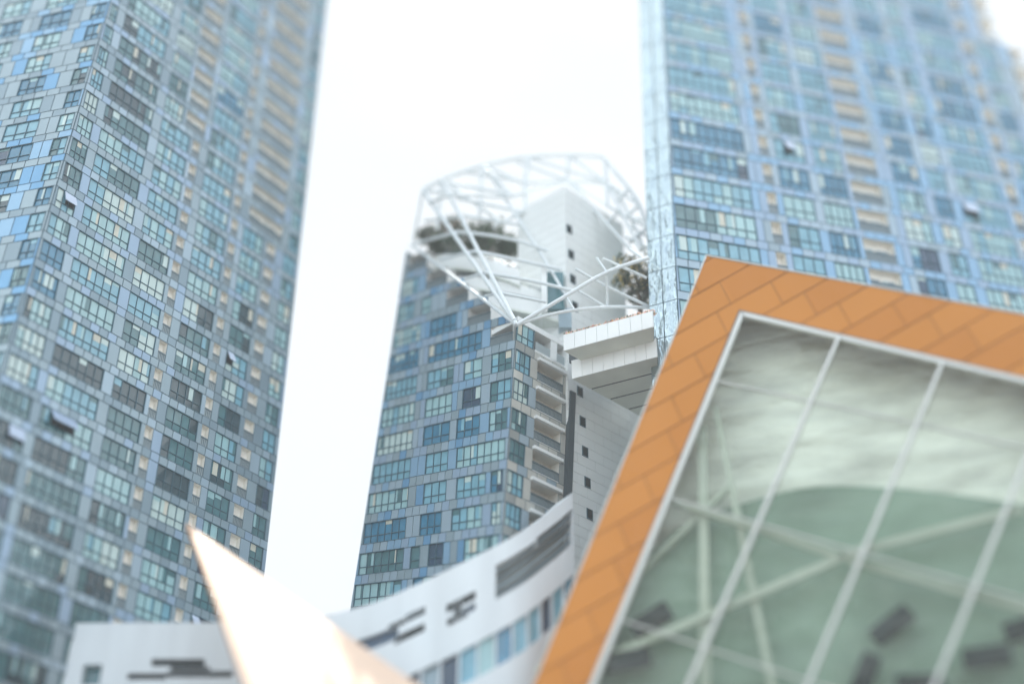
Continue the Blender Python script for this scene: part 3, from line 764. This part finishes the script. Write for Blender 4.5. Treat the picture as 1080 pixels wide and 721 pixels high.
for a in (0, SL[-1]): ww.poly([wp(a, 0), wp(a, 0, -3.5), wp(a, ZBOT, -3.5), wp(a, ZBOT)], 'white_render')
ww.build('wall', WB)
# louvres inside the long slot
lv = MB(); h = holes[[i for i, q in enumerate(holes) if q[4] == 1.6][0]]
for j in range(4):
    z = h[2]+(h[3]-h[2])*(j+.5)/4
    for i in range(8):
        a = h[0]+(min(h[1], SL[-1])-h[0])*i/8; b = h[0]+(min(h[1], SL[-1])-h[0])*(i+1)/8
        lv.prism([wp(a, z, -.5), wp(b, z, -.5), wp(b, z+.2, -.7), wp(a, z+.2, -.7)], Vector((0, 0, -.08)), 'panel_grey' if j % 2 else 'railing')
lv.build('louvre', WB)

# ================================================================== ORANGE BUILDING
al, be, ZC = 1/2170., .00022, 121.5
def cp(x, y, out=0.):
    Z = ZC/(1+al*(y-270)+be*(x-745)); return at(x, y, Z)
cn = (cp(900, 270)-cp(745, 270)).cross(cp(745, 500)-cp(745, 270)).normalized()
if cn.dot(cp(745, 270)-CAMPOS) > 0: cn.negate()
CO = cp(745, 270)
def on(x, y, d=0.): return hit(x, y, CO, cn)+cn*d
OB = thing('orange_building', Vector((CO.x+20, CO.y-10, 0)), 'orange tiled slanted building with a large framed pale glass front', 'building')
YG = 1250
# face outline in the plane: outer and inner edges
outer = [(745, 270), (1400, 391)]
def lx(y): return 745-.4045*(y-270)              # outer left edge
def ix(y): return 781-.4025*(y-329)              # inner left edge
YB = 1010
cells = [[(lx(1600), 1600), (745, 270), (1400, 391), (1400, 475), (781, 329), (ix(YB), YB), (1400, YB), (1400, 1600)]]
ax = (on(1000, 316)-on(745, 270)).normalized(); ay = cn.cross(ax).normalized()
def to2(x, y): q = hit(x, y, CO, cn)-CO; return (q.dot(ax), q.dot(ay))
def from2(p, d=0.): return CO+ax*p[0]+ay*p[1]+cn*d
poly_parts = [  # convex pieces of the band, in picture columns
    [(745, 270), (781, 329), (ix(YB), YB), (lx(YB), YB)],
    [(745, 270), (1400, 391), (1400, 479), (781, 329)],
    [(lx(YB), YB), (1400, YB), (1400, 1600), (lx(1600), 1600)]]
def clip(poly, a, b, c):     # keep a*x+b*y<=c
    o = []
    for i in range(len(poly)):
        p, q = poly[i], poly[(i+1) % len(poly)]; dp = a*p[0]+b*p[1]-c; dq = a*q[0]+b*q[1]-c
        if dp <= 0: o.append(p)
        if (dp < 0 < dq) or (dq < 0 < dp): t = dp/(dp-dq); o.append((p[0]+(q[0]-p[0])*t, p[1]+(q[1]-p[1])*t))
    return o
q0 = Vector(to2(700, 360)); q1 = Vector(to2(828.5, 288)); tdir = (q1-q0).normalized(); tn = Vector((-tdir.y, tdir.x))
if tn.y < 0: tn = -tn
r0 = Vector(to2(855, 335.6)); TW = abs((r0-q0).dot(tn))/2.0
j0 = Vector(to2(735, 316)); j1 = Vector(to2(746, 338)); jd = (j1-j0).normalized()
# skew of the cross joints
sk = jd.dot(tdir)/jd.dot(tn)
TLn = TW*2.05
oc = MB(); phase = q0.dot(tn)
pieces = [[to2(*p) for p in pp] for pp in poly_parts]
def ccw(p):
    return p if sum(p[i][0]*p[(i+1) % len(p)][1]-p[(i+1) % len(p)][0]*p[i][1] for i in range(len(p))) > 0 else p[::-1]
pieces = [ccw(p) for p in pieces]
GAP = .045
for pc in pieces:
    oc.poly([from2(p, -.06) for p in pc], 'orange_joint')
    ts = [Vector(p).dot(tn) for p in pc]
    r_0 = math.floor((min(ts)-phase)/TW)-1; r_1 = math.ceil((max(ts)-phase)/TW)+1
    for r in range(r_0, r_1):
        ta, tb2 = phase+r*TW, phase+(r+1)*TW
        row = clip(clip(pc, tn.x, tn.y, tb2-GAP), -tn.x, -tn.y, -(ta+GAP))
        if len(row) < 3: continue
        # coordinate along the row with skewed joints
        a, b = tdir.x-sk*tn.x, tdir.y-sk*tn.y
        cs = [a*p[0]+b*p[1] for p in row]; off = (r % 2)*TLn*.5+(r % 3)*.6
        for k in range(math.floor((min(cs)-off)/TLn), math.ceil((max(cs)-off)/TLn)):
            t = clip(clip(row, a, b, off+(k+1)*TLn-GAP*.6), -a, -b, -(off+k*TLn+GAP*.6))
            if len(t) < 3: continue
            m = rnd.choice(['orange', 'orange_b', 'orange_c']); kx, ky = rnd.uniform(-.008, .008), rnd.uniform(-.008, .008)
            cxm = sum(p[0] for p in t)/len(t); cym = sum(p[1] for p in t)/len(t)
            oc.prism([from2(p, (p[0]-cxm)*kx+(p[1]-cym)*ky) for p in t], cn*-.06, m, cap=False)
oc.build('cladding', OB)
# outer returns (thickness of the blade) and the thin bright edge trim
oe = MB(); T = 4.0
o_pts = [on(lx(1600), 1600, -.07), on(745, 270, -.07), on(1400, 391, -.07)]
for i in range(2): oe.prism([o_pts[i], o_pts[i+1], o_pts[i+1]-cn*T, o_pts[i]-cn*T], (Vector((0, 0, -.3)) if i else ax*.3), 'orange_b')
oe.build('edge_cladding', OB)
tr = MB()
for (p, q) in (((745, 269.3), (1400, 390.3)), ((lx(1600), 1600), (745, 269.3))):
    a, b = on(*p, .03), on(*q, .03); tr.tube(a, b, .07, 'alu', 6)
tr.build('edge_trim', OB)
# glazing frame
fr = MB()
def bar(p, q, w_, d0, d1, m='alu', mb=None):
    a, b = on(*p), on(*q); d = (b-a).normalized(); s = d.cross(cn).normalized()*w_/2
    (mb or fr).prism([a-s+cn*d1, b-s+cn*d1, b+s+cn*d1, a+s+cn*d1], cn*(d0-d1), m)
bar((781+1.5, 329+2), (1400, 477), .38, -.4, .08); bar((783, 329.5), (ix(YB)+2, YB), .38, -.4, .08)
bar((ix(YB), YB), (1400, YB), .4, -.4, .08)
bar((781-1.5, 327.5), (1400, 474), .06, -.2, .10, 'joint'); bar((779.8, 328), (ix(YB)-1, YB), .06, -.2, .10, 'joint')
fr.build('glazing_frame', OB)
def mx_(x0, y0, sl, y): return x0+sl*(y-y0)
mull = [((885.4, 354), (832, 480), (745, 677)), ((995, 380), (957, 480), (854, 716)), ((1113, 408), (1079, 499), (988.5, 716)), ((1245, 440), (1212, 520), (1120, 740)), ((1380, 470), (1350, 550), (1260, 760))]
mlines = []
for t in mull:
    (xa, ya), _, (xb, yb) = t; sl_ = (xb-xa)/(yb-ya); xe = xa+sl_*(YB-ya); m_ = MB(); bar((xa, ya), (xe, YB), .27, -.45, .12, 'alu', m_); m_.build('mullion', OB); mlines.append(((xa, ya), (xe, YB)))
rows = [((754.5, 400.5), .214), ((703, 523), .287), ((651.5, 651), .33), ((598, 783), .36), ((545, 914), .38)]
for (x0, y0), s_ in rows:
    m_ = MB(); bar((x0, y0), (1400, y0+s_*(1400-x0)), .10, -.35, -.07, 'alu', m_); m_.build('transom', OB)
# panes
def glassmat():
    m = bpy.data.materials.new('pane_glass'); m.use_nodes = True; n = m.node_tree.nodes; k = m.node_tree.links; n.clear()
    o = n.new('ShaderNodeOutputMaterial'); tr_ = n.new('ShaderNodeBsdfTransparent'); tr_.inputs[0].default_value = (.92, .95, .91, 1)
    df = n.new('ShaderNodeBsdfDiffuse'); df.inputs[0].default_value = (.80, .86, .74, 1); mm = n.new('ShaderNodeMixShader'); mm.inputs[0].default_value = .02
    k.new(tr_.outputs[0], mm.inputs[1]); k.new(df.outputs[0], mm.inputs[2])
    gls = n.new('ShaderNodeBsdfGlossy'); gls.inputs['Roughness'].default_value = .03; gls.inputs[0].default_value = (.88, .90, .80, 1)
    fz = n.new('ShaderNodeFresnel'); fz.inputs[0].default_value = 1.47
    mixs = n.new('ShaderNodeMixShader')
    t = n.new('ShaderNodeNewGeometry'); mpn = n.new('ShaderNodeMapping'); mpn.inputs['Scale'].default_value = (.45, 1, 1.5); mpn.inputs['Rotation'].default_value = (0, .35, 0)
    x = n.new('ShaderNodeTexNoise'); x.inputs['Scale'].default_value = .13; x.inputs['Detail'].default_value = 2.5; x.inputs['Distortion'].default_value = 2.0
    bp = n.new('ShaderNodeBump'); bp.inputs['Distance'].default_value = 2.2
    k.new(t.outputs['Position'], mpn.inputs[0]); k.new(mpn.outputs[0], x.inputs[0]); k.new(x.outputs[0], bp.inputs['Height'])
    k.new(bp.outputs[0], gls.inputs['Normal']); 
    k.new(fz.outputs[0], mixs.inputs[0]); k.new(mm.outputs[0], mixs.inputs[1]); k.new(gls.outputs[0], mixs.inputs[2]); k.new(mixs.outputs[0], o.inputs[0])
    MATS['pane_glass'] = m
glassmat()
cols_ = [((781, 329), (ix(YB), YB))]+mlines
rws = [((781, 329), .2375)]+rows+[((ix(YB), YB), 0.0)]
def isect(c, r):
    (xa, ya), (xb, yb) = c; (x0, y0), s_ = r; m_ = (xb-xa)/(yb-ya)
    # x = xa+m(y-ya); y = y0+s(x-x0)
    y = (y0+s_*(xa-m_*ya-x0))/(1-s_*m_); return xa+m_*(y-ya), y
for i in range(len(cols_)-1):
    for j in range(len(rws)-1):
        q = [isect(cols_[i], rws[j]), isect(cols_[i+1], rws[j]), isect(cols_[i+1], rws[j+1]), isect(cols_[i], rws[j+1])]
        if max(p[1] for p in q) > YB+5: q = [(p[0], min(p[1], YB)) for p in q]
        if min(p[0] for p in q) > 1120 or min(p[1] for p in q) > 760: continue
        gm = MB(); k = rnd.uniform(-.05, .05); k2 = rnd.uniform(-.05, .05)
        gm.poly([on(*q[0], -.2+k), on(*q[1], -.2+k2), on(*q[2], -.2-k), on(*q[3], -.2-k2)], 'pane_glass'); gm.build('glass_pane', OB)
# interior: streaked sheet standing in for the glass's swirling reflections, green ceiling, white raking beams, dark lamp boxes
def curve2(p):
    return [(v.x, v.y) for v in curve([Vector((a, b, 0)) for a, b in p], 4)]
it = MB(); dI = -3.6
it.prism([on(lx(1000), 1000, dI), on(745, 272, dI), on(1400, 393, dI), on(1400, 1000, dI)], cn*-.4, 'reflection_swirl'); it.build('reflection_sheet', OB)  # added pale sheet whose colour carries the painted reflections
it = MB(); dG = -2.4
it.prism([on(x, y, dG) for x, y in curve2([(612, 640), (705, 545), (780, 515), (860, 497), (960, 500), (1080, 515), (1400, 560)])]+[on(1400, 1000, dG), on(ix(1000)-30, 1000, dG)], cn*-.4, 'interior_green'); it.build('interior_ceiling', OB)
def ib(p, q, w_, d=-.7):
    b = MB(); a, c = on(*p, d), on(*q, d); dd = (c-a).normalized(); s = dd.cross(cn).normalized()*w_/2
    b.prism([a-s, c-s, c+s, a+s], cn*-.5, 'interior_beam'); b.build('interior_beam', OB)
ib((560, 721), (905, 575), .55); ib((905, 575), (1080, 530), .55); ib((700, 520), (905, 588), .45); ib((905, 588), (1130, 650), .45)
ib((738, 440), (744, 1000), .7, -1.2); ib((752, 420), (870, 1000), .5, -1.2); ib((560, 700), (770, 500), .35, -1.3)
for (x, y, a) in [(940, 653, 1.0), (1041, 686, .45), (911, 707, 1.5), (970, 716, .35), (1085, 655, .6), (684, 648, .9), (660, 690, .5), (1010, 760, .8)]:
    b = MB(); c = on(x, y, -.6); h_ = (ax*math.cos(a)+ay*math.sin(a)); s_ = cn.cross(h_); 
    b.prism([c-h_*1.6-s_*.62, c+h_*1.6-s_*.62, c+h_*1.6+s_*.62, c-h_*1.6+s_*.62], cn*-.8, 'dark_void'); b.build('lamp_box', OB)

# ================================================================== ORANGE SPIKE
SPK = thing('spire', Vector((-20, 60, 0)), 'pointed orange metal fin at the bottom, glaring almost white in the sun', 'spire')
tip = at(197, 551, 111.5); sn = Vector((.36, -.68, .62)).normalized()
def sp(x, y): return hit(x, y, tip, sn)
L1 = sp(197+.382*330, 551+330); L2 = sp(197+1.43*330, 551+330)
bk = MB()
bk.prism([tip, L1, L2], -sn*.35, 'orange_glare', side='orange_c')
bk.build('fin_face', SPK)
print('SPIKE', L1, L2, sn, 'sun.n', SUN.dot(sn), ((CAMPOS-tip).normalized()+SUN).normalized(), 'canopy n', cn, cn.dot(SUN))
